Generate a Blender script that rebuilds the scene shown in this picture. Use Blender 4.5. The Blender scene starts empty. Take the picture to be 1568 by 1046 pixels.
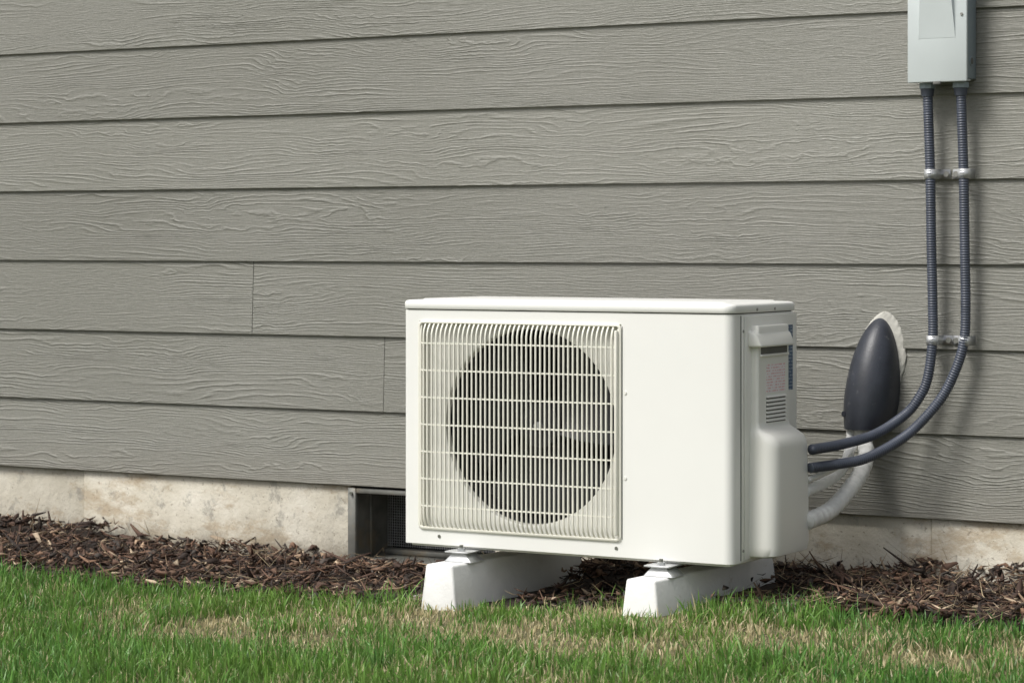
import bpy, bmesh, math, random
import numpy as np
from mathutils import Vector, Matrix
random.seed(4); rng=np.random.default_rng(7)
scene=bpy.context.scene
GZ=0.77   # everything is written relative to eye height, lifted at the end

# ---------------------------------------------------------------- helpers
def link(ob,parent=None):
    scene.collection.objects.link(ob)
    if parent: ob.parent=parent
    return ob
def empty(name):
    e=bpy.data.objects.new(name,None); e.empty_display_size=.1; return link(e)
def mesh_ob(name,verts,faces,mat=None,parent=None,smooth=False):
    me=bpy.data.meshes.new(name); me.from_pydata([tuple(v) for v in verts],[],faces); me.update()
    if mat: me.materials.append(mat)
    if smooth:
        for p in me.polygons: p.use_smooth=True
    return link(bpy.data.objects.new(name,me),parent)
def box(name,x0,x1,y0,y1,z0,z1,mat,parent=None,bev=0.0,seg=2):
    bm=bmesh.new(); bmesh.ops.create_cube(bm,size=1)
    for v in bm.verts:
        v.co=Vector(((x0+x1)/2+v.co.x*(x1-x0),(y0+y1)/2+v.co.y*(y1-y0),(z0+z1)/2+v.co.z*(z1-z0)))
    if bev>0: bmesh.ops.bevel(bm,geom=bm.edges[:],offset=bev,segments=seg,profile=.5,affect='EDGES')
    me=bpy.data.meshes.new(name); bm.to_mesh(me); bm.free(); me.materials.append(mat)
    if bev>0:
        for p in me.polygons: p.use_smooth=True
        me.set_sharp_from_angle(angle=math.radians(50))
    return link(bpy.data.objects.new(name,me),parent)
def hexa(name,pts,mat,parent=None,bev=0.0,seg=2):
    bm=bmesh.new(); vs=[bm.verts.new(p) for p in pts]
    for f in [(3,2,1,0),(4,5,6,7),(0,1,5,4),(1,2,6,5),(2,3,7,6),(3,0,4,7)]: bm.faces.new([vs[i] for i in f])
    bmesh.ops.recalc_face_normals(bm,faces=bm.faces[:])
    if bev>0: bmesh.ops.bevel(bm,geom=bm.edges[:],offset=bev,segments=seg,profile=.5,affect='EDGES')
    me=bpy.data.meshes.new(name); bm.to_mesh(me); bm.free(); me.materials.append(mat)
    for p in me.polygons: p.use_smooth=bev>0
    if bev>0: me.set_sharp_from_angle(angle=math.radians(50))
    return link(bpy.data.objects.new(name,me),parent)
def catmull(P,step=.004):
    P=[Vector(p) for p in P]; P=[P[0]*2-P[1]]+P+[P[-1]*2-P[-2]]
    out=[]
    for i in range(1,len(P)-2):
        a,b,c,d=P[i-1:i+3]; n=max(2,int((c-b).length/step))
        for k in range(n):
            t=k/n
            out.append(.5*((2*b)+(c-a)*t+(2*a-5*b+4*c-d)*t*t+(3*b-a-3*c+d)*t**3))
    out.append(P[-2]); return out
def tube(name,P,r,mat,parent=None,step=.004,sides=16,rf=None,caps=True):
    pts=catmull(P,step); n=len(pts); V=[];F=[]
    up=Vector((0,-1,0)); L=0
    for i,p in enumerate(pts):
        t=(pts[min(i+1,n-1)]-pts[max(i-1,0)]).normalized()
        if abs(t.dot(up))>.95 and i==0: up=Vector((1,0,0))
        up=(up-t*up.dot(t)).normalized(); s=t.cross(up)
        if i: L+=(p-pts[i-1]).length
        rr=r*(rf(L) if rf else 1)
        for k in range(sides):
            a=2*math.pi*k/sides; V.append(p+(up*math.cos(a)+s*math.sin(a))*rr)
    for i in range(n-1):
        for k in range(sides):
            k2=(k+1)%sides; F.append((i*sides+k,i*sides+k2,(i+1)*sides+k2,(i+1)*sides+k))
    if caps: F.append(tuple(range(sides))[::-1]); F.append(tuple((n-1)*sides+k for k in range(sides)))
    return mesh_ob(name,V,F,mat,parent,True)
def cyl(name,a,b,r,mat,parent=None,sides=20,r2=None):
    a=Vector(a);b=Vector(b);t=(b-a).normalized()
    up=Vector((0,0,1)) if abs(t.z)<.9 else Vector((1,0,0)); s=t.cross(up).normalized(); u=s.cross(t)
    V=[];r2=r if r2 is None else r2
    for p,rr in((a,r),(b,r2)):
        for k in range(sides):
            an=2*math.pi*k/sides; V.append(p+(s*math.cos(an)+u*math.sin(an))*rr)
    F=[(k,(k+1)%sides,sides+(k+1)%sides,sides+k) for k in range(sides)]
    F+= [tuple(range(sides))[::-1],tuple(range(sides,2*sides))]
    o=mesh_ob(name,V,F,mat,parent,True); o.data.set_sharp_from_angle(angle=math.radians(40)); return o

# ---------------------------------------------------------------- materials
class NT:
    def __init__(s,name):
        s.m=bpy.data.materials.new(name); s.m.use_nodes=True; s.t=s.m.node_tree; s.n=s.t.nodes; s.b=s.n['Principled BSDF']
    def new(s,t,**k):
        n=s.n.new(t)
        for a,v in k.items(): setattr(n,a,v)
        return n
    def l(s,a,b): s.t.links.new(a,b)
    def val(s,inp,v):
        if isinstance(v,bpy.types.NodeSocket): s.l(v,inp)
        else: inp.default_value=v
    def math(s,op,a,b=0.0,c=0.0):
        n=s.new('ShaderNodeMath',operation=op); s.val(n.inputs[0],a); s.val(n.inputs[1],b); s.val(n.inputs[2],c); return n.outputs[0]
    def coord(s,scale=(1,1,1)):
        tc=s.new('ShaderNodeTexCoord'); mp=s.new('ShaderNodeMapping'); mp.inputs['Scale'].default_value=scale
        s.l(tc.outputs['Object'],mp.inputs[0]); return mp.outputs[0]
    def noise(s,vec,scale,detail=3,rough=.5,w=None):
        n=s.new('ShaderNodeTexNoise'); 
        if w is not None: n.noise_dimensions='4D'; s.val(n.inputs['W'],w)
        s.l(vec,n.inputs['Vector']); n.inputs['Scale'].default_value=scale; n.inputs['Detail'].default_value=detail; n.inputs['Roughness'].default_value=rough
        return n.outputs[0]
    def ramp(s,f,stops):
        n=s.new('ShaderNodeValToRGB'); e=n.color_ramp.elements
        while len(e)<len(stops): e.new(.5)
        for i,(p,c) in enumerate(stops): e[i].position=p; e[i].color=(*c,1) if len(c)==3 else c
        s.l(f,n.inputs[0]); return n.outputs[0]
    def mix(s,f,a,b,mode='MIX'):
        n=s.new('ShaderNodeMix',data_type='RGBA',blend_type=mode); s.val(n.inputs[0],f)
        for i,v in((6,a),(7,b)):
            if isinstance(v,tuple): n.inputs[i].default_value=(*v,1)
            else: s.l(v,n.inputs[i])
        return n.outputs[2]
    def bump(s,h,strength,dist,prev=None):
        n=s.new('ShaderNodeBump'); n.inputs['Strength'].default_value=strength; n.inputs['Distance'].default_value=dist
        s.l(h,n.inputs['Height'])
        if prev: s.l(prev,n.inputs['Normal'])
        return n.outputs[0]
def simple(name,col,rough=.5,metal=0,var=.06,vs=30,bs=.1,bd=.001,bscale=400,dirt=None):
    t=NT(name); c=t.coord(); n=t.noise(c,vs,4)
    lo=tuple(max(0,x*(1-var)) for x in col); hi=tuple(min(1,x*(1+var)) for x in col)
    cc=t.ramp(n,[(.3,lo),(.7,hi)])
    if dirt:
        f=t.ramp(t.noise(c,dirt[1],6,.65),[(dirt[2],(0,0,0)),(dirt[2]+.15,(1,1,1))])
        cc=t.mix(f,cc,dirt[0])
    t.l(cc,t.b.inputs['Base Color']); t.b.inputs['Roughness'].default_value=rough; t.b.inputs['Metallic'].default_value=metal
    t.l(t.bump(t.noise(c,bscale,3),bs,bd),t.b.inputs['Normal'])
    return t.m

def siding_mat():
    t=NT('fibre_cement_siding'); c=t.coord(); at=t.new('ShaderNodeAttribute',attribute_name='bid'); w=t.math('MULTIPLY',at.outputs['Fac'],7.31)
    sep=t.new('ShaderNodeSeparateXYZ'); t.l(c,sep.inputs[0])
    n1=t.noise(t.coord((.42,1,4.6)),2.4,2,.4,w)
    n2=t.noise(t.coord((1,1,3)),11,3,.55,w)
    cath=t.ramp(t.noise(t.coord((1,1,3)),2.6,1,.5,w),[(.45,(.22,.22,.22)),(.62,(1,1,1))])
    ph=t.math('ADD',t.math('MULTIPLY',sep.outputs[2],116.0),t.math('MULTIPLY',n1,17.0))
    ph=t.math('ADD',ph,t.math('MULTIPLY',t.math('MULTIPLY',n2,cath),4.4))
    g=t.math('SINE',t.math('MULTIPLY',ph,6.2832)); g=t.math('MULTIPLY_ADD',g,.5,.5); g=t.math('POWER',g,3.8)
    streak=t.ramp(t.noise(t.coord((1,1,22)),3.4,3,.6,w),[(.40,(.04,.04,.04)),(.60,(1,1,1))])
    area=t.ramp(t.noise(t.coord((1,1,2.5)),1.9,2,.5,w),[(.36,(.30,.30,.30)),(.60,(1,1,1))])
    g=t.math('MULTIPLY',t.math('MULTIPLY',g,streak),area)
    fine=t.noise(t.coord((1,1,20)),26,4,.65,w)
    h=t.math('ADD',g,t.math('MULTIPLY',fine,1.25))
    b=t.bump(h,1.0,.00145)
    big=t.noise(c,1.3,3)
    col=t.ramp(big,[(.3,(.210,.208,.179)),(.7,(.238,.236,.207))])
    bidv=t.ramp(t.noise(t.coord((.0001,.0001,.0001)),1,0,.5,w),[(.3,(.94,.94,.94)),(.7,(1.05,1.05,1.05))])
    col=t.mix(1.0,col,bidv,'MULTIPLY')
    sp=t.ramp(t.noise(c,170,4,.7),[(.35,(.92,.92,.92)),(.65,(1.07,1.07,1.07))])
    col=t.mix(1.0,col,sp,'MULTIPLY')
    # splash-back dust on the bottom course
    zz=t.math('ADD',sep.outputs[2],t.math('MULTIPLY',t.noise(c,9,5,.7),.14))
    lo=t.new('ShaderNodeMapRange'); t.l(zz,lo.inputs[0]); lo.inputs[1].default_value=-.53; lo.inputs[2].default_value=-.42; lo.inputs[3].default_value=.30; lo.inputs[4].default_value=0
    col=t.mix(lo.outputs[0],col,(.24,.215,.175))
    t.l(col,t.b.inputs['Base Color']); t.b.inputs['Roughness'].default_value=.40
    t.l(b,t.b.inputs['Normal']); return t.m
M_SID=siding_mat()
M_DARK=simple('dark_void',(.01,.01,.01),.9)
def concrete_mat():
    t=NT('foundation_concrete'); c=t.coord()
    base=t.ramp(t.noise(c,5,6,.65),[(.3,(.40,.365,.29)),(.5,(.52,.485,.40)),(.70,(.63,.60,.52))])
    st=t.ramp(t.noise(t.coord((1,1,2.0)),4.5,8,.74),[(.52,(0,0,0)),(.59,(.50,.50,.50)),(.72,(.95,.95,.95))])
    col=t.mix(st,base,(.30,.225,.135))
    gr=t.ramp(t.noise(t.coord((1.2,1,1.2)),11,7,.76),[(.55,(0,0,0)),(.64,(.70,.70,.70))])
    col=t.mix(gr,col,(.24,.23,.20))
    sep=t.new('ShaderNodeSeparateXYZ'); t.l(c,sep.inputs[0])
    zz=t.math('ADD',sep.outputs[2],t.math('MULTIPLY',t.noise(c,11,6,.78),.19))
    lo=t.new('ShaderNodeMapRange'); t.l(zz,lo.inputs[0]); lo.inputs[1].default_value=-.680; lo.inputs[2].default_value=-.605; lo.inputs[3].default_value=.78; lo.inputs[4].default_value=0
    col=t.mix(lo.outputs[0],col,(.17,.145,.105))
    pits=t.ramp(t.noise(c,120,3,.6),[(.63,(0,0,0)),(.69,(1,1,1))])
    col=t.mix(t.math('MULTIPLY',pits,.6),col,(.16,.135,.10))
    t.l(col,t.b.inputs['Base Color']); t.b.inputs['Roughness'].default_value=.9
    b=t.bump(t.noise(c,25,6,.65),.8,.007); b=t.bump(t.noise(c,160,4,.6),.8,.0016,b); t.l(b,t.b.inputs['Normal']); return t.m
M_CON=concrete_mat()
M_AC=simple('ac_enamel',(.82,.82,.785),.36,0,.016,6,.08,.0006,160)
M_AC2=simple('ac_cover_plastic',(.79,.787,.735),.42,0,.018,8,.1,.0004,300)
M_GR=simple('ac_grille_plastic',(.78,.768,.68),.4,0,.03,20,.1,.0004,300,dirt=((.60,.56,.44),9,.68))
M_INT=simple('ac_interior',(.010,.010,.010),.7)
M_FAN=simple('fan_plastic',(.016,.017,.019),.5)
M_GALV=simple('galvanised_steel',(.55,.56,.56),.42,.6,.18,50,.15,.0006,200)
M_PAINTM=simple('vent_well_metal',(.20,.20,.18),.5,.3,.30,22,.2,.001,120,dirt=((.25,.21,.15),12,.55))
M_BLK=simple('painted_concrete_block',(.79,.79,.77),.75,0,.05,20,.4,.002,120,dirt=((.46,.41,.32),16,.62))
M_BOX=simple('disconnect_enamel',(.56,.61,.61),.4,0,.03,10,.1,.0005,200)
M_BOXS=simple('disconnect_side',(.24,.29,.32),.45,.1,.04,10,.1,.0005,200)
M_CND=simple('liquidtight_conduit',(.060,.070,.095),.42,0,.15,25,.15,.0005,300)
M_CAPB=simple('wall_cap_plastic',(.030,.034,.044),.42,0,.2,30,.35,.001,260,dirt=((.15,.15,.15),55,.62))
M_WH=simple('insulation_wrap',(.72,.72,.69),.7,0,.07,30,.5,.003,90)
M_CAULK=simple('caulk',(.52,.51,.46),.8,0,.15,30,.6,.003,70)
M_SCR=simple('screw',(.35,.35,.33),.35,.9)
M_SLAB=simple('paver_concrete',(.42,.41,.38),.9,0,.12,40,.5,.002,200,dirt=((.12,.085,.055),18,.44))
M_TRIMSHADE=simple('dark_trim_and_shade',(.13,.13,.12),.8)  # dark seams and small trim; also painted shade for handle recess and louver slots
def label_mat(name,bg,ink,sc,dens):
    t=NT(name); c=t.coord((1,1,1)); sep=t.new('ShaderNodeSeparateXYZ'); t.l(c,sep.inputs[0])
    rows=t.math('GREATER_THAN',t.math('SINE',t.math('MULTIPLY',sep.outputs[2],sc)),.1)
    words=t.math('GREATER_THAN',t.noise(t.coord((1,1,.6)),dens,1),.47)
    t.l(t.mix(t.math('MULTIPLY',t.math('MULTIPLY',rows,words),.6),bg,ink),t.b.inputs['Base Color']); t.b.inputs['Roughness'].default_value=.35; return t.m
M_LAB=label_mat('label_warning',(.84,.80,.82),(.66,.20,.20),1100,260)
M_LABB=label_mat('label_rating',(.04,.09,.17),(.40,.46,.52),900,220)

# ---------------------------------------------------------------- ground profile
def zw(x): return np.interp(x,[-30,-4.6,-4.2,-3.8,-3.0,-2.3,0,30],[-.73,-.73,-.745,-.772,-.770,-.712,-.708,-.71])
def zl(x): return np.interp(x,[-30,-3.2,-2.6,-2.2,30],[-.775,-.768,-.746,-.727,-.727])
def wob(x,y,s,seed):
    r=np.random.default_rng(seed); v=0*x
    for k in range(7):
        a=r.uniform(0,2*np.pi); f=s*r.uniform(.6,1.9); v=v+np.sin((x*np.cos(a)+y*np.sin(a))*f+r.uniform(0,6.3))
    return v/7
def gz(x,y):
    x=np.asarray(x,float);y=np.asarray(y,float)
    t=np.clip(-y/.6,0,1); t=t*t*(3-2*t)
    return zw(x)*(1-t)+zl(x)*t+.006*wob(x,y,14,3)
def edge_y(x): return np.interp(x,[-6,-4.6,-3.4,-2.9,-2.0,-1.5,0],[-.60,-.62,-.64,-.62,-.52,-.51,-.51])+.03*wob(x,x*0,17,11)

# ---------------------------------------------------------------- house wall
house=empty('house')
PITCH=.178; Z0=-.581
V=[];F=[];BID=[]
def add_board(x0,x1,zb,bid,yo=0.0):
    prof=[(.0078,zb),(.0008,zb),(0,zb+.0010),(.0068,zb+PITCH-.0032),(.0068,zb+PITCH+.02)]
    b=len(V)
    for xx in (x0,x1):
        for (y,z) in prof: V.append((xx,y+yo,z)); BID.append(bid)
    k=len(prof)
    for i in range(k-1): F.append((b+i,b+k+i,b+k+i+1,b+i+1))
    F.append(tuple(b+i for i in range(k))); F.append(tuple(b+k+i for i in reversed(range(k))))
seams={2:[-3.670],1:[-3.288],0:[-5.2],3:[-5.4,-.4],4:[-6.1,-.9],5:[-5.0],6:[-4.9,-.6]}
bid=0
for r in range(18):
    zb=Z0+r*PITCH
    xs=[-9]+[s for s in sorted(seams.get(r,[-7+(r*1.37)%5]))]+[4]
    for a,b in zip(xs[:-1],xs[1:]):
        bid+=1; add_board(a+.0008,b-.0008,zb,bid*1.0,random.uniform(-.0004,.0004))
sid=mesh_ob('siding',V,F,M_SID,house)
at=sid.data.attributes.new('bid','FLOAT','POINT'); at.data.foreach_set('value',BID)
box('sheathing',-9,4,.0225,.2,Z0+.004,Z0+18*PITCH,M_DARK,house)
VX0,VX1=-3.388,-2.99
for i,(a,b,yo) in enumerate([(-9,-6.6,.012),(-6.6,-4.2085,.016),(-4.2075,VX0,.0125),(VX1,-1.9225,.0145),(-1.9215,.6,.0115),(.6,4,.015)]):
    box('foundation_%d'%(i+1),a,b,yo,.30,-1.2,Z0+.0025,M_CON,house,.002,1)
box('foundation_sill',VX0,VX1,.014,.30,-1.2,-.762,M_CON,house)
# ---------------------------------------------------------------- foundation vent
vent=empty('foundation_vent')
zt=Z0-.002; zb=-.762
box('flange_left',VX0-.004,VX0+.018,.004,.020,zb-.01,zt-.004,M_PAINTM,vent,.001,1)
box('flange_top',VX0+.0185,VX1,.006,.020,zt-.016,zt-.004,M_PAINTM,vent,.001,1)
box('side_left',VX0+.001,VX0+.004,.0205,.19,zb,zt-.004,M_PAINTM,vent)
box('side_fold',VX0+.0042,VX0+.010,.085,.094,zb+.004,zt-.012,M_PAINTM,vent,.001,1)
box('side_right',VX1-.004,VX1-.001,.0205,.19,zb,zt-.004,M_PAINTM,vent)
box('top',VX0+.0045,VX1-.0045,.0205,.19,zt-.010,zt-.006,M_PAINTM,vent)
box('tray',VX0+.0045,VX1-.0045,.0205,.19,zb+.001,zb+.004,M_PAINTM,vent)
box('ledge',VX0+.02,VX1-.01,.13,.16,zb+.005,zb+.018,M_PAINTM,vent,.002,1)
box('back',VX0+.0045,VX1-.0045,.190,.194,zb,zt-.006,M_DARK,vent)
VV=[];FF=[]
def abox(V,F,x0,x1,y0,y1,z0,z1):
    b=len(V)
    for z in(z0,z1):
        for (x,y) in((x0,y0),(x1,y0),(x1,y1),(x0,y1)): V.append((x,y,z))
    for f in [(3,2,1,0),(4,5,6,7),(0,1,5,4),(1,2,6,5),(2,3,7,6),(3,0,4,7)]: F.append(tuple(b+i for i in f))
x=VX0+.006
while x<VX1-.006: abox(VV,FF,x,x+.0011,.165,.1661,zb+.02,zt-.012); x+=.0065
z=zb+.022
while z<zt-.014: abox(VV,FF,VX0+.005,VX1-.005,.1664,.1674,z,z+.0011); z+=.0065
mesh_ob('screen',VV,FF,M_GALV,vent)
cyl('bolt',(VX0+.008,-.002,-.60),(VX0+.008,.004,-.60),.004,M_SCR,vent)

# ---------------------------------------------------------------- AC condenser
ac=empty('air_conditioner_condenser')
X0,X1,Y0,Y1=-2.868,-2.110,-.570,-.272; ZB,ZT=-.628,-.1415
GX0,GX1,GZ0,GZ1=-2.829,-2.354,-.596,-.164
def rrect(x0,x1,y0,y1,rs,seg=8,xs=()):
    fl,fr,br,bl=rs; P=[]
    P.append((x0+fl,y0)); 
    for q in xs: P.append((q,y0))
    for (cx,cy,r,a0) in((x1-fr,y0+fr,fr,-90),(x1-br,y1-br,br,0),(x0+bl,y1-bl,bl,90),(x0+fl,y0+fl,fl,180)):
        for k in range(seg+1):
            a=math.radians(a0+90*k/seg); P.append((cx+r*math.cos(a),cy+r*math.sin(a)))
    Q=[P[0]]
    for p in P[1:]:
        if math.dist(p,Q[-1])>1e-6: Q.append(p)
    if math.dist(Q[0],Q[-1])<1e-6: Q.pop()
    return Q
P=rrect(X0,X1,Y0,Y1,(.012,.020,.008,.008),8,(GX0,GX1)); n=len(P)
zs=[ZB,GZ0,GZ1,ZT]; V=[(p[0],p[1],z) for z in zs for p in P]; F=[]
for j in range(3):
    for i in range(n):
        if j==1 and i==1: continue
        F.append((j*n+i,j*n+(i+1)%n,(j+1)*n+(i+1)%n,(j+1)*n+i))
F.append(tuple(range(n))[::-1]); F.append(tuple(3*n+i for i in range(n)))
o=mesh_ob('cabinet',V,F,M_AC,ac,True); o.data.set_sharp_from_angle(angle=math.radians(30))
def loft(name,rings,mat,parent,capb=True,capt=True,ang=40):
    n=len(rings[0]); V=[p for r in rings for p in r]; F=[]
    for j in range(len(rings)-1):
        for i in range(n): F.append((j*n+i,j*n+(i+1)%n,(j+1)*n+(i+1)%n,(j+1)*n+i))
    if capb: F.append(tuple(range(n))[::-1])
    if capt: F.append(tuple((len(rings)-1)*n+i for i in range(n)))
    o=mesh_ob(name,V,F,mat,parent,True); o.data.set_sharp_from_angle(angle=math.radians(ang)); return o
def lidring(z,o): 
    return [(p[0],p[1],z) for p in rrect(X0-.002+o,X1+.002-o,Y0-.003+o,Y1+.002-o,(max(.004,.016-o),max(.004,.023-o),.008,.008),8)]
loft('lid_gap',[[(p[0],p[1],z) for p in rrect(X0+.003,X1-.003,Y0+.003,Y1-.003,(.012,.019,.008,.008))] for z in(ZT+.0002,ZT+.0024)],M_TRIMSHADE,ac)
zl0=ZT+.0024
loft('lid',[lidring(zl0,.001),lidring(zl0+.001,0),lidring(zl0+.0125,0),lidring(zl0+.0155,.0015),lidring(zl0+.0175,.0045),lidring(zl0+.0185,.010),lidring(zl0+.0195,.030),lidring(zl0+.0215,.034)],M_AC,ac,ang=60)
box('base_pan',X0+.012,X1-.012,Y0+.012,Y1-.01,ZB-.006,ZB-.0005,M_AC,ac,.001,1)
CX,CZ,CR=-2.578,-.378,.199
yb=-.549
V=[];F=[]
corners=[math.atan2(b-CZ,a-CX) for a in(GX0,GX1) for b in(GZ0,GZ1)]
angs=[2*math.pi*k/160-math.pi for k in range(160)]
for c_ in corners:
    k=min(range(160),key=lambda i:abs(angs[i]-c_)); angs[k]=c_
for a in angs:
    ca,sa=math.cos(a),math.sin(a)
    tx=((GX1 if ca>0 else GX0)-CX)/ca if abs(ca)>1e-9 else 1e9
    tz=((GZ1 if sa>0 else GZ0)-CZ)/sa if abs(sa)>1e-9 else 1e9
    t=min(tx,tz)
    V+= [(CX+ca*t,Y0,CZ+sa*t),(CX+ca*t,yb,CZ+sa*t),(CX+ca*(CR+.006),yb,CZ+sa*(CR+.006)),(CX+ca*(CR+.0015),yb+.003,CZ+sa*(CR+.0015)),(CX+ca*CR,yb+.008,CZ+sa*CR),(CX+ca*CR,yb+.018,CZ+sa*CR)]
m=160
for i in range(m):
    j=(i+1)%m
    for k in range(5): F.append((i*6+k,i*6+k+1,j*6+k+1,j*6+k))
o=mesh_ob('fan_shroud',V,F,M_AC2,ac,True); o.data.set_sharp_from_angle(angle=math.radians(35))
V=[];F=[]
for k in range(96):
    a=2*math.pi*k/96
    for (rr,yy) in((CR+.0008,yb+.017),(CR+.0008,yb+.10)): V.append((CX+rr*math.cos(a),yy,CZ+rr*math.sin(a)))
for k in range(96): j=(k+1)%96; F.append((2*k,2*k+1,2*j+1,2*j))
mesh_ob('fan_duct',V,F,M_FAN,ac,True)
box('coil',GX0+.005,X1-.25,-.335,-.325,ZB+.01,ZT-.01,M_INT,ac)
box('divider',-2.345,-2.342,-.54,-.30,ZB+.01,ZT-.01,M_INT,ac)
V=[];F=[]
for b in range(3):
    a0=b*2*math.pi/3+.4
    base=len(V); NR,NA=8,12
    for i in range(NR+1):
        r=.045+(CR-.012-.045)*i/NR
        for k in range(NA+1):
            s=k/NA; a=a0+(s-.5)*(1.5+.35*i/NR)+.35*i/NR
            V.append((CX+r*math.cos(a),-.478+.05*(s-.5)+.006*math.sin(s*3.14),CZ+r*math.sin(a)))
    for i in range(NR):
        for k in range(NA):
            q=base+i*(NA+1)+k; F.append((q,q+1,q+NA+2,q+NA+1))
mesh_ob('fan_blades',V,F,M_FAN,ac,True)
cyl('fan_hub',(CX,-.505,CZ),(CX,-.45,CZ),.045,M_FAN,ac,32)
cyl('fan_nut',(CX,-.515,CZ),(CX,-.505,CZ),.009,M_GALV,ac,6)
def bulge(x,z):
    e=min(x-GX0,GX1-x); ez=min(z-GZ0,GZ1-z)
    f=lambda d,w: math.sin(min(1,max(0,d/w))*math.pi/2)
    return -.568-.017*min(1,f(e,.028)**.8)*f(ez,.030)**.8
V=[];F=[]
def ribbon_v(x,w,d,z0,z1,N=26):
    b=len(V)
    zz=[z0+(z1-z0)*(.5-.5*math.cos(math.pi*i/N)) for i in range(N+1)]
    for z in zz:
        y=bulge(x,z)
        V.extend([(x-w/2,y+.0008,z),(x-w*.25,y,z),(x+w*.25,y,z),(x+w/2,y+.0008,z),(x+w*.35,y+d,z),(x-w*.35,y+d,z)])
    for i in range(N):
        for k in range(6):
            k2=(k+1)%6; F.append((b+i*6+k,b+i*6+k2,b+(i+1)*6+k2,b+(i+1)*6+k))
NB=44
for i in range(NB):
    x=GX0+.006+(GX1-GX0-.012)*i/(NB-1)
    ribbon_v(x,.0037,.0044,GZ0+.003,GZ1-.003)
mesh_ob('grille_bars',V,F,M_GR,ac,True).data.set_sharp_from_angle(angle=math.radians(40))
V=[];F=[]
def ribbon_h(z,w,d,off):
    b=len(V); N=40
    for i in range(N+1):
        x=GX0+.003+(GX1-GX0-.006)*(.5-.5*math.cos(math.pi*i/N)); y=bulge(x,z)+off
        V.extend([(x,y,z-w/2),(x,y,z+w/2),(x,y+d,z+w/2),(x,y+d,z-w/2)])
    for i in range(N):
        for k in range(4):
            k2=(k+1)%4; F.append((b+i*4+k,b+(i+1)*4+k,b+(i+1)*4+k2,b+i*4+k2))
for k in range(7): ribbon_h(-.2095-.0563*k,.0030,.003,.0014)
mesh_ob('grille_rails',V,F,M_GR,ac)
def rim(name,x0,x1,z0,z1,r,w,yf,yb_,mat):
    def ring(o,y):
        pts=rrect(x0+o,x1-o,z0+o,z1-o,(max(.002,r-o),)*4,6); return [(p[0],y,p[1]) for p in pts]
    return loft(name,[ring(-.001,yb_),ring(-.001,yf+.001),ring(.0005,yf),ring(w-.0008,yf),ring(w,yf+.001),ring(w,yb_)],mat,ac,False,False)
rim('grille_rim',GX0,GX1,GZ0,GZ1,.010,.0045,-.5745,-.5695,M_GR)
box('grille_edge',GX1-.0105,GX1-.0048,-.582,-.566,GZ0+.012,GZ1-.012,M_GR,ac,.002,2)
box('panel_seam',GX1+.0014,GX1+.0030,Y0-.0004,Y0+.001,GZ0+.004,GZ1-.004,M_TRIMSHADE,ac)
for (x,z) in((-2.78,-.6105),(-2.365,-.6105),(-2.345,-.30),(-2.345,-.47)):
    cyl('screw',(x,Y0-.0015,z),(x,Y0+.001,z),.0035,M_SCR if z<-.6 else M_AC2,ac,14)
box('side_seam',X1-.002,X1+.0008,-.5335,-.5310,ZB+.004,ZT-.003,M_TRIMSHADE,ac)
box('corner_rib',X1-.002,X1+.0030,-.5305,-.5225,ZB+.003,ZT-.003,M_AC2,ac,.001,2)
box('side_panel',X1-.002,X1+.0036,-.5195,Y1+.004,ZB+.004,ZT-.003,M_AC2,ac,.0015,2)
XS=X1+.0036
for z in(-.175,-.605): cyl('side_screw',(X1,-.527,z),(X1+.0045,-.527,z),.003,M_SCR,ac,12)
for y in(-.46,-.375): cyl('lid_screw',(X1+.0005,y,-.1335),(X1+.0035,y,-.1335),.003,M_SCR,ac,12)
def csec(z,yf,yk,xo,r,rb=.008):
    return [(p[0],p[1],z) for p in rrect(XS-.004,xo,yf,yk,(.0005,r,rb,.0005),7)]
loft('service_cover',[
 csec(-.6205,-.497,-.338,-2.062,.022),csec(-.617,-.500,-.334,-2.053,.027),csec(-.600,-.501,-.333,-2.049,.030),csec(-.50,-.500,-.334,-2.0495,.030),
 csec(-.408,-.497,-.336,-2.051,.030),csec(-.396,-.497,-.337,-2.053,.028),csec(-.385,-.497,-.337,-2.060,.024),csec(-.377,-.496,-.338,-2.072,.018),csec(-.3705,-.494,-.338,-2.084,.010),csec(-.366,-.492,-.338,-2.0895,.007),
 csec(-.355,-.491,-.338,-2.0915,.006),csec(-.215,-.490,-.338,-2.0915,.006),csec(-.168,-.490,-.338,-2.0915,.006),csec(-.165,-.489,-.339,-2.0935,.005)],M_AC2,ac,ang=50)
hexa('handle_hood',[(-2.107,-.508,-.207),(-2.079,-.500,-.207),(-2.076,-.342,-.207),(-2.107,-.338,-.207),(-2.107,-.508,-.172),(-2.091,-.502,-.180),(-2.088,-.340,-.180),(-2.107,-.338,-.172)],M_AC2,ac,.005,3)
box('handle_recess_shade',-2.0917,-2.0905,-.478,-.352,-.2215,-.2075,M_TRIMSHADE,ac)  # flat dark plate: shade of the hollow under the hood, put into colour
box('handle_lip',-2.0920,-2.0875,-.482,-.348,-.2265,-.2217,M_AC2,ac,.001,2)
box('warning_label',-2.0916,-2.0910,-.452,-.362,-.299,-.243,M_LAB,ac)
box('rating_label',XS-.001,XS+.0006,-.334,-.290,-.300,-.168,M_LABB,ac)
for k in range(7):
    z=-.308-.0078*k
    box('louver_slot_shade',-2.0916,-2.0909,-.453,-.360,z-.0036,z,M_TRIMSHADE,ac)  # dark plate painted as the shade inside each louver opening
    hexa('louver_blade',[(-2.0917,-.453,z),(-2.0878,-.453,z-.0005),(-2.0878,-.360,z-.0005),(-2.0917,-.360,z),(-2.0917,-.453,z+.0038),(-2.0905,-.453,z+.0038),(-2.0905,-.360,z+.0038),(-2.0917,-.360,z+.0038)],M_AC2,ac)
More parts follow.
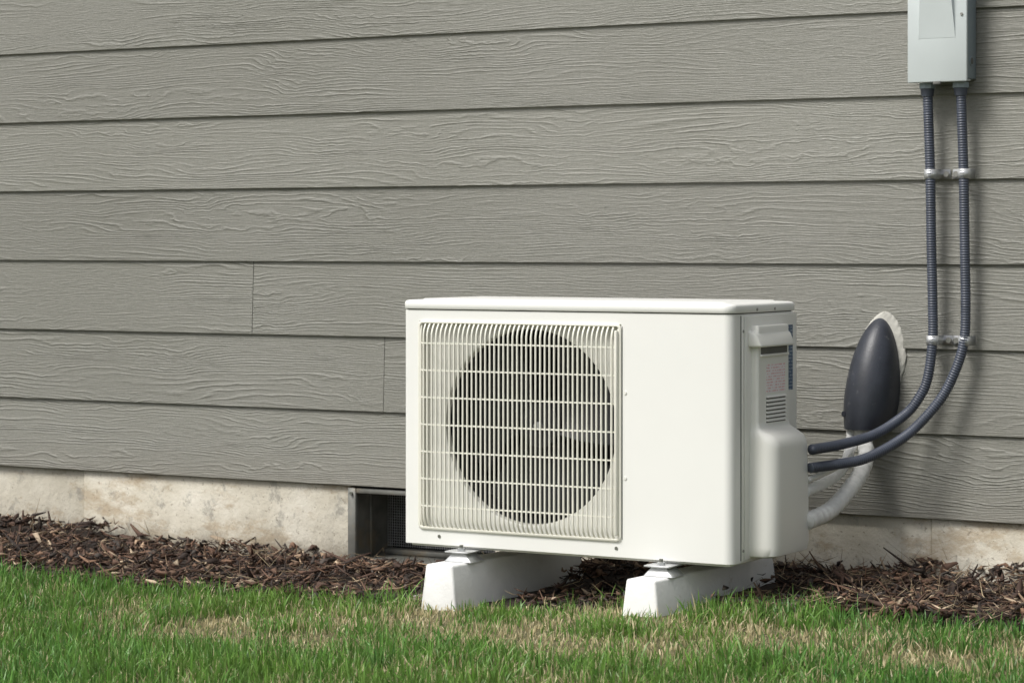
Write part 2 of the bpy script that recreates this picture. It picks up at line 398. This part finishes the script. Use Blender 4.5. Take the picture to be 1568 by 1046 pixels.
for xc in(-2.716,-2.257):
    for (ya,yk) in((-.612,-.535),(-.30,-.225)):
        box('foot_plate',xc-.026,xc+.030,ya,yk,ZB-.0095,ZB-.0062,M_GALV,ac,.001,1)
        hexa('foot_riser',[(xc-.030,ya+.004,ZB-.0285),(xc+.036,ya+.004,ZB-.0285),(xc+.036,ya+.060,ZB-.0285),(xc-.030,ya+.060,ZB-.0285),
            (xc-.014,ya+.012,ZB-.0098),(xc+.018,ya+.012,ZB-.0098),(xc+.018,ya+.052,ZB-.0098),(xc-.014,ya+.052,ZB-.0098)],M_GALV,ac,.002,2)
        cyl('anchor_bolt',(xc+.004,ya+.018,ZB-.0062),(xc+.004,ya+.018,ZB+.006 if ya<-.5 else ZB-.002),.004,M_SCR,ac,12)
        cyl('anchor_nut',(xc+.004,ya+.018,ZB-.0060),(xc+.004,ya+.018,ZB-.0005),.008,M_GALV,ac,6)

# ---------------------------------------------------------------- mounting blocks
for i,xc in enumerate((-2.725,-2.264)):
    sh=.035; a=-.662;b=-.180; zb_=-.80; zt_=-.6568
    o=hexa('mounting_block' if i==0 else 'mounting_block.001',
      [(xc-.048,a-.006,zb_),(xc+.048,a-.006,zb_),(xc+.048+sh,b+.006,zb_),(xc-.048+sh,b+.006,zb_),
       (xc-.034,a+.004,zt_),(xc+.030,a+.004,zt_),(xc+.030+sh,b,zt_),(xc-.034+sh,b,zt_)],M_BLK,None,.005,3)
for i,(xa,xb,ya,yb2) in enumerate(((-2.875,-2.60,-.56,-.20),(-2.42,-2.04,-.44,-.20))):
    z=float(gz((xa+xb)/2,(ya+yb2)/2)); box('concrete_paver' if i==0 else 'concrete_paver.001',xa,xb,ya,yb2,z-.04,z+.008,M_SLAB,None,.004,2)

# ---------------------------------------------------------------- electrical disconnect
eb=empty('electrical_disconnect_box')
box('enclosure',-1.940,-1.818,-.058,-.001,.338,.60,M_BOXS,eb,.002,2)
box('cover',-1.945,-1.815,-.066,-.0585,.331,.606,M_BOX,eb,.0025,2)
box('cover_side',-1.945,-1.9405,-.0585,-.012,.333,.604,M_BOX,eb,.001,1)
box('bottom_lip',-1.940,-1.820,-.0575,-.03,.333,.3378,M_BOX,eb,.001,1)
# pressed flute in the cover: flush at its foot, standing proud towards the top
hexa('cover_flute',[(-1.919,-.0664,.4225),(-1.840,-.0664,.4225),(-1.840,-.0655,.4225),(-1.919,-.0655,.4225),
   (-1.908,-.0850,.585),(-1.851,-.0850,.585),(-1.851,-.0655,.585),(-1.908,-.0655,.585)],M_BOX,eb)
hexa('cover_flute_side',[(-1.9205,-.0664,.4200),(-1.9185,-.0664,.4210),(-1.9185,-.0655,.4210),(-1.9205,-.0655,.4200),
   (-1.917,-.0664,.588),(-1.9075,-.0848,.588),(-1.9075,-.0655,.588),(-1.917,-.0655,.588)],M_BOX,eb)
box('latch',-1.888,-1.872,-.069,-.060,.326,.333,M_TRIMSHADE,eb,.001,1)
cyl('cover_screw',(-1.826,-.0685,.470),(-1.826,-.066,.470),.003,M_SCR,eb,12)
cyl('knockout',(-1.8185,-.032,.375),(-1.8165,-.032,.375),.011,M_BOXS,eb,24)
cyl('knockout_inner',(-1.817,-.032,.375),(-1.8155,-.032,.375),.007,M_TRIMSHADE,eb,24)
def strap(par,x,z,side):
    V=[];F=[];N=14;r=.0125
    pr=[(x+side*.034,-.003),(x+side*.0135,-.003)]
    for k in range(N+1):
        a=math.radians(-10+200*k/N); pr.append((x+side*r*math.cos(a),-.030-r*math.sin(a)))
    pr.append((x-side*.0135,-.003))
    for (px,py) in pr:
        V+= [(px,py,z-.010),(px,py,z+.010)]
    for k in range(len(pr)-1): F.append((2*k,2*k+1,2*k+3,2*k+2))
    o=mesh_ob('strap',V,F,M_GALV,par,True); s=o.modifiers.new('t','SOLIDIFY'); s.thickness=.0018; s.offset=0
    cyl('strap_screw',(x+side*.026,-.009,z),(x+side*.026,-.003,z),.006,M_SCR,par,12)
conds=[('electrical_conduit',[(-1.913,-.034,.333),(-1.911,-.034,.27),(-1.907,-.033,.142),(-1.905,-.032,0),(-1.902,-.032,-.135),(-1.902,-.033,-.206),(-1.912,-.036,-.285),(-1.930,-.045,-.329),(-1.953,-.066,-.362),(-1.987,-.14,-.397),(-2.018,-.24,-.4118),(-2.040,-.345,-.4165)],1),
       ('electrical_conduit.001',[(-1.840,-.034,.333),(-1.838,-.034,.27),(-1.834,-.033,.142),(-1.832,-.032,0),(-1.830,-.032,-.135),(-1.833,-.034,-.206),(-1.850,-.040,-.268),(-1.880,-.054,-.330),(-1.931,-.10,-.3976),(-1.977,-.20,-.4395),(-2.015,-.275,-.450),(-2.044,-.345,-.4535)],-1)]
for nm,pts,sd in conds:
    e=empty(nm)
    tube('hose',pts,.0102,M_CND,e,.0010,16,lambda L:1+.06*math.sin(L*2*math.pi/.0054))
    x=pts[0][0]
    cyl('locknut',(x,-.034,.331),(x,-.034,.320),.0175,M_BOXS,e,8)
    cyl('gland',(x,-.034,.320),(x,-.034,.304),.0145,M_CND,e,20,.0125)
    strap(e,-1.9075 if sd>0 else -1.834,.142,sd); strap(e,-1.9025 if sd>0 else -1.833,-.205,sd)
# ---------------------------------------------------------------- line set and wall cap
ls=empty('refrigerant_line_set')
wr=lambda L:1+.05*math.sin(L*2*math.pi/.021)+.03*math.sin(L*2*math.pi/.009+1)
tube('insulated_suction_line',[(-2.060,-.045,-.355),(-2.050,-.055,-.400),(-2.031,-.08,-.445),(-2.028,-.12,-.482),(-2.033,-.17,-.512),(-2.040,-.25,-.546),(-2.052,-.345,-.562)],.0170,M_WH,ls,.003,18,wr)
tube('insulated_liquid_line',[(-2.078,-.045,-.355),(-2.072,-.06,-.405),(-2.064,-.10,-.4505),(-2.060,-.15,-.474),(-2.061,-.21,-.491),(-2.058,-.34,-.503)],.0115,M_WH,ls,.003,16,wr)
tube('drain_line',[(-2.064,-.055,-.355),(-2.058,-.07,-.42),(-2.050,-.13,-.44),(-2.040,-.22,-.462),(-2.050,-.34,-.478)],.006,M_WH,ls,.003,12)
cap=empty('line_set_wall_cap')
def dome(name,cx,zt_,zb_,W,D,mat,shape,par,y0=0.0,noi=0,tilt=.02):
    V=[];F=[];N=48;K=32
    for i in range(N+1):
        s=(i/N)**1.8; z=zt_+(zb_-zt_)*s; w,d=shape(s)
        for k in range(K+1):
            a=math.pi*k/K; q=1+noi*math.sin(i*1.3+k*.9)
            V.append((cx-W/2*w*math.cos(a)*q-tilt*(s-.5),y0-D*d*math.sin(a)**.8*q,z))
    for i in range(N):
        for k in range(K):
            q=i*(K+1)+k; F.append((q,q+K+1,q+K+2,q+1))
    F.append(tuple(N*(K+1)+k for k in range(K+1)))
    o=mesh_ob(name,V,F,mat,par,True); o.data.set_sharp_from_angle(angle=math.radians(60)); return o
def shp(s):
    w=(1-(1-min(1,s/.72))**2.0)**.54
    if s>.74: w*=1-.14*((s-.74)/.26)**1.5
    d=(1-(1-min(1,s/.92))**1.8)**.60
    return max(w,.001),max(d,.001)
dome('cap_shell',-2.040,-.160,-.394,.112,.092,M_CAPB,shp,cap)
def shp2(s):
    w=(1-(1-min(1,s/.6))**2.1)**.6
    if s>.55: w*=1-.36*((s-.55)/.45)**1.2
    return max(w,.001),1-.3*s
dome('flange_caulk',-2.031,-.147,-.340,.114,.010,M_CAULK,shp2,cap,.004,.02)
cyl('cap_screw',(-2.080,-.066,-.362),(-2.084,-.076,-.362),.006,M_CAPB,cap,16)

# ---------------------------------------------------------------- ground
def grid(name,xs,ys,mat,dz=0.0,parent=None):
    X,Y=np.meshgrid(xs,ys,indexing='ij'); Z=gz(X,Y)+dz
    V=np.stack([X,Y,Z],-1).reshape(-1,3); ny=len(ys); F=[]
    for i in range(len(xs)-1):
        for j in range(ny-1): q=i*ny+j; F.append((q,q+ny,q+ny+1,q+1))
    return mesh_ob(name,V.tolist(),F,mat,parent,True)
def soil():
    t=NT('lawn_soil'); c=t.coord()
    n=t.noise(c,60,5,.7); col=t.ramp(n,[(.3,(.06,.055,.025)),(.5,(.12,.115,.05)),(.7,(.24,.20,.11))])
    t.l(col,t.b.inputs['Base Color']); t.b.inputs['Roughness'].default_value=.95
    t.l(t.bump(t.noise(c,90,5,.7),.8,.01),t.b.inputs['Normal']); return t.m
def mulchsoil():
    t=NT('mulch_soil'); c=t.coord(); n=t.noise(c,90,5,.7)
    col=t.ramp(n,[(.3,(.014,.010,.007)),(.6,(.042,.028,.020)),(.8,(.08,.054,.038))])
    t.l(col,t.b.inputs['Base Color']); t.b.inputs['Roughness'].default_value=.95
    t.l(t.bump(n,.9,.01),t.b.inputs['Normal']); return t.m
xs=np.concatenate([[-250,-120,-60,-30,-16,-9],np.arange(-7,2.01,.06),[4,9,16,30,60,120,250]])
ys=np.concatenate([[-250,-120,-60,-30,-16,-9,-6],np.arange(-4,.05,.06),[.12,.25,.6,5,30,120,250]])
grid('lawn_ground',xs,ys,soil())
MX=np.arange(-7,2.01,.05); V=[];F=[];K=14
for x in MX:
    e=float(edge_y(x))
    for k in range(K+1):
        y=.02+(e-.02)*k/K; V.append((x,y,float(gz(x,y))+(.004 if k<K else -.004)+.004*math.sin(x*40+k)*math.sin(k*2.1+x*13)+.003))
for i in range(len(MX)-1):
    for k in range(K): q=i*(K+1)+k; F.append((q,q+1,q+K+2,q+K+1))
def np_mesh(name,co,faces_by_size,col,mat,parent=None):
    me=bpy.data.meshes.new(name); me.vertices.add(len(co)); me.vertices.foreach_set('co',co.astype(np.float32).ravel())
    loops=np.concatenate([f.ravel() for f in faces_by_size]); sizes=np.concatenate([np.full(len(f),f.shape[1]) for f in faces_by_size])
    me.loops.add(len(loops)); me.loops.foreach_set('vertex_index',loops.astype(np.int32))
    st=np.concatenate([[0],np.cumsum(sizes)[:-1]]); me.polygons.add(len(sizes)); me.polygons.foreach_set('loop_start',st.astype(np.int32))
    a=me.color_attributes.new('Col','FLOAT_COLOR','POINT'); a.data.foreach_set('color',np.concatenate([col,np.ones((len(col),1))],1).astype(np.float32).ravel())
    me.update(calc_edges=True); me.validate(); me.materials.append(mat)
    return link(bpy.data.objects.new(name,me),parent)
def attr_mat(name,rough,transl=0.0):
    t=NT(name); a=t.new('ShaderNodeAttribute',attribute_name='Col'); t.l(a.outputs['Color'],t.b.inputs['Base Color']); t.b.inputs['Roughness'].default_value=rough
    if transl>0:
        tr=t.new('ShaderNodeBsdfTranslucent'); t.l(a.outputs['Color'],tr.inputs[0]); mx=t.new('ShaderNodeMixShader'); mx.inputs[0].default_value=transl
        t.l(t.b.outputs[0],mx.inputs[1]); t.l(tr.outputs[0],mx.inputs[2]); t.l(mx.outputs[0],t.n['Material Output'].inputs[0])
    return t.m
mb=empty('mulch_bed'); mesh_ob('bed_soil',V,F,mulchsoil(),mb,True)
BM=attr_mat('bark_mulch',.8)
def chips(name,x,y,L,Wd,col,lift,pitsd,bendsd):
    N=len(x); H=Wd*rng.uniform(.25,.7,N); z=gz(x,y)+lift
    yaw=rng.uniform(0,2*np.pi,N); pit=rng.normal(0,pitsd,N); rol=rng.uniform(-.9,.9,N)
    d=np.stack([np.cos(yaw)*np.cos(pit),np.sin(yaw)*np.cos(pit),np.sin(pit)],1)
    s=np.stack([-np.sin(yaw),np.cos(yaw),0*yaw],1); upv=np.cross(d,s); s2=s*np.cos(rol)[:,None]+upv*np.sin(rol)[:,None]; n2=np.cross(d,s2)
    c=np.stack([x,y,z],1); bend=rng.normal(0,bendsd,N); sb=rng.normal(0,bendsd*.8,N); co=[]
    for (a,wf) in((-.5,.38),(0,1),(.5,.28)):
        p=c+d*(L*a)[:,None]+upv*(L*bend*(abs(a)*2)*.6)[:,None]+s*(L*sb*(abs(a)*2))[:,None]
        co+= [p-s2*(Wd*wf*.5)[:,None],p+s2*(Wd*wf*.5)[:,None],p+n2*(H*wf)[:,None]]
    co=np.stack(co,1).reshape(-1,3); b=np.arange(N)*9; q=[]
    for r in(0,3):
        for (i,j) in((0,1),(1,2),(2,0)): q.append(np.stack([b+r+i,b+r+j,b+r+3+j,b+r+3+i],1))
    tr=[np.stack([b,b+2,b+1],1),np.stack([b+6,b+7,b+8],1)]
    np_mesh(name,co,[np.concatenate(q),np.concatenate(tr)],np.repeat(col,9,0),BM,mb)
def bedpts(N):
    x=rng.uniform(-6,0.3,N); u=rng.uniform(0,1,N); e=edge_y(x); y=.012+(e-.02-.012)*u**.95
    keep=~(((x>-2.79)&(x<-2.63)&(y<-.17))|((x>-2.33)&(x<-2.17)&(y<-.17)))
    bare=(x>-2.95)&(x<-2.0)&(y<-.25); keep&=~(bare&(rng.uniform(0,1,N)<.6))
    keep&=~((wob(x,y,30,61)<-.15)&(rng.uniform(0,1,N)<.5))
    return x[keep],y[keep]
x,y=bedpts(27000); N=len(x)
L=rng.gamma(2.2,.0115,N)+.006; big=rng.uniform(0,1,N)<.09; L[big]*=1.6; L=np.clip(L,.005,.11)
Wd=np.clip(rng.gamma(1.8,.0034,N)+.0010,.001,.026)
hump=np.clip(wob(x,y,20,5)*2.2,0,1)
pal=np.array([(.030,.019,.014),(.066,.036,.024),(.12,.066,.042),(.18,.105,.065),(.060,.048,.040),(.29,.20,.13),(.46,.36,.25)])
pc=pal[rng.choice(7,N,p=[.27,.26,.18,.11,.08,.06,.04])]*rng.uniform(.65,1.3,(N,1))*(1+.30*wob(x,y,30,61))[:,None]
chips('bark_chips',x,y,L,Wd,pc,.004+rng.uniform(-.003,.018,N)+.026*hump,.36,.22)
x,y=bedpts(5200); w_=(rng.uniform(0,1,len(x))<np.where(x>-2.4,.9,.25)); x,y=x[w_],y[w_]; N=len(x)
pal=np.array([(.36,.27,.16),(.24,.17,.10),(.46,.37,.23),(.14,.09,.06)])
chips('bark_fibres',x,y,rng.uniform(.03,.10,N),rng.uniform(.0010,.0024,N),pal[rng.choice(4,N)]*rng.uniform(.6,1.15,(N,1)),.012+rng.uniform(0,.022,N)+.022*np.clip(wob(x,y,20,5)*2.2,0,1),.30,.35)

def blades(name,x,y,hs,col_root,col_tip,wd,parent,mat,lean=.35):
    N=len(x); z=gz(x,y)-.003
    yaw=rng.uniform(0,2*np.pi,N); la=rng.uniform(0,2*np.pi,N); ln=np.abs(rng.normal(0,lean,N))
    ld=np.stack([np.cos(la),np.sin(la),0*la],1); sd=np.stack([np.cos(yaw),np.sin(yaw),0*yaw],1)
    P=np.stack([x,y,z],1); co=[];cl=[]
    for (t,wf) in((0,.8),(.4,1),(.75,.7),(1,0)):
        off=ld*(hs*ln*(t**1.8))[:,None]; up=hs*t*np.sqrt(np.clip(1-(ln*t*.8)**2,.1,1))
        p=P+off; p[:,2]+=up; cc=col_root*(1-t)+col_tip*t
        if wf>0: co+= [p-sd*(wd*wf*.5)[:,None],p+sd*(wd*wf*.5)[:,None]]; cl+=[cc,cc]
        else: co.append(p); cl.append(cc)
    co=np.stack(co,1).reshape(-1,3); cl=np.stack(cl,1).reshape(-1,3); b=np.arange(N)*7
    q=np.concatenate([np.stack([b,b+1,b+3,b+2],1),np.stack([b+2,b+3,b+5,b+4],1)]); tr=np.stack([b+4,b+5,b+6],1)
    return np_mesh(name,co,[q,tr],cl,mat,parent)
lawn=empty('grass'); GM=attr_mat('grass_blade',.40,.35)
def patches(x,y):
    v=0*x
    for (px,py,sx,sy,a) in((-3.00,-1.05,.38,.18,.95),(-2.65,-1.02,.40,.22,1.15),(-2.48,-.78,.34,.14,1.2),(-2.50,-.66,.32,.07,1.2),(-2.28,-1.0,.2,.14,.7),(-1.80,-.82,.30,.17,1.1),(-1.50,-.86,.30,.20,1.2),(-2.05,-1.05,.2,.14,.7),(-1.9,-1.5,.6,.2,.5),(-3.5,-.80,.3,.08,.45)):
        v=v+a*np.exp(-((x-px)/sx)**2-((y-py)/sy)**2)
    return np.clip(v,0,1.15)
N=180000
x=rng.uniform(-5.6,-.4,N); y=-.45-rng.uniform(0,1,N)**1.1*1.95
e=edge_y(x); k=(y<e+rng.normal(0,.020,N)); 
k&=~((y>-.60)&(x>-2.95)&(x<-2.4)&(rng.uniform(0,1,N)<.75))
k&=~((y>-.675)&(((x>-2.775)&(x<-2.675))|((x>-2.315)&(x<-2.20))))
x,y=x[k],y[k]; N=len(x)
st=patches(x,y)*np.clip(.68+1.4*wob(x,y,21,21)+.6*wob(x,y,50,22),0.07,1.15); 
st=np.clip(st+.13*np.clip(wob(x,y,13,8)*3,0,1),0,1)
thin=rng.uniform(0,1,N)>.33*st; x,y,st=x[thin],y[thin],st[thin]; N=len(x)
dry=rng.uniform(0,1,N)<(.07+.80*st)
h=rng.normal(.037,.009,N)*(1+.30*wob(x,y,9,30)+.28*wob(x,y,45,31)); h=np.clip(h,.010,.070); h[dry]*=.75; h*=np.clip(1-.50*st,.42,1)
near=(y>-.76)&(((x>-2.42)&(x<-1.9))|((x>-2.80)&(x<-2.62))); h[near]*=1.25
tuft=rng.uniform(0,1,N)<.03; h[tuft]*=1.4
wv=wob(x,y,5,40); w2=wob(x,y,30,41)
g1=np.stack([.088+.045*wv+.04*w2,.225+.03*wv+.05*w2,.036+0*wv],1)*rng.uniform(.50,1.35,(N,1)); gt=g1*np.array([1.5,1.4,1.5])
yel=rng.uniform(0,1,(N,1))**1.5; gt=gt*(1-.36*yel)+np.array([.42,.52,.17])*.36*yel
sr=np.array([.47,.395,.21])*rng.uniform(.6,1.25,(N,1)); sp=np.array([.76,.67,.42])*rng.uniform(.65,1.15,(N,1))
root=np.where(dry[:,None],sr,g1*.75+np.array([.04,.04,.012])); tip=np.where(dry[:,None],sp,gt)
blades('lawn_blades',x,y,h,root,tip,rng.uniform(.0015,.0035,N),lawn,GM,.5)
N=70000; x=rng.uniform(-7,2,N); y=rng.uniform(-4.2,-.62,N); k=~((x>-5.6)&(x<-.4)&(y>-2.4)); x,y=x[k],y[k]; N=len(x)
g1=np.array([.09,.23,.038])*rng.uniform(.6,1.3,(N,1))
blades('lawn_blades_outer',x,y,rng.uniform(.025,.05,N),g1*.8,g1*1.3,rng.uniform(.003,.006,N),lawn,GM,.45)

# ---------------------------------------------------------------- light, sky, camera
w=bpy.data.worlds.new('World'); scene.world=w; w.use_nodes=True; nt=w.node_tree
sky=nt.nodes.new('ShaderNodeTexSky'); sky.sky_type='NISHITA'; sky.sun_disc=False
sd=Vector((-.40,-.80,1.14)).normalized()
el=math.asin(sd.z); az=math.atan2(sd.x,sd.y)
sky.sun_elevation=el; sky.sun_rotation=az; sky.air_density=1; sky.dust_density=4; sky.ozone_density=1
hs=nt.nodes.new('ShaderNodeHueSaturation'); hs.inputs['Saturation'].default_value=.45
bg=nt.nodes['Background']; bg.inputs[1].default_value=.14
nt.links.new(sky.outputs[0],hs.inputs['Color']); nt.links.new(hs.outputs[0],bg.inputs[0])
sl=bpy.data.lights.new('sun','SUN'); sl.energy=2.75; sl.angle=math.radians(20); sl.color=(1,.98,.94)
so=link(bpy.data.objects.new('sun',sl)); so.rotation_euler=(-sd).to_track_quat('-Z','Y').to_euler()
cam=bpy.data.cameras.new('camera'); co_=link(bpy.data.objects.new('camera',cam)); co_.location=(0,-5.076,0)
co_.rotation_euler=(math.radians(90),0,math.radians(30.04)); cam.sensor_width=36; cam.lens=3900/1568*36; cam.shift_y=-152/1568
cam.clip_end=1000; cam.clip_start=.05
cam.dof.use_dof=True; cam.dof.focus_distance=5.05; cam.dof.aperture_fstop=11
scene.camera=co_
for o in scene.objects:
    if o.parent is None: o.location.z+=GZ
scene.view_settings.view_transform='Standard'; scene.view_settings.look='None'; scene.view_settings.exposure=0
print('BUILD OK')
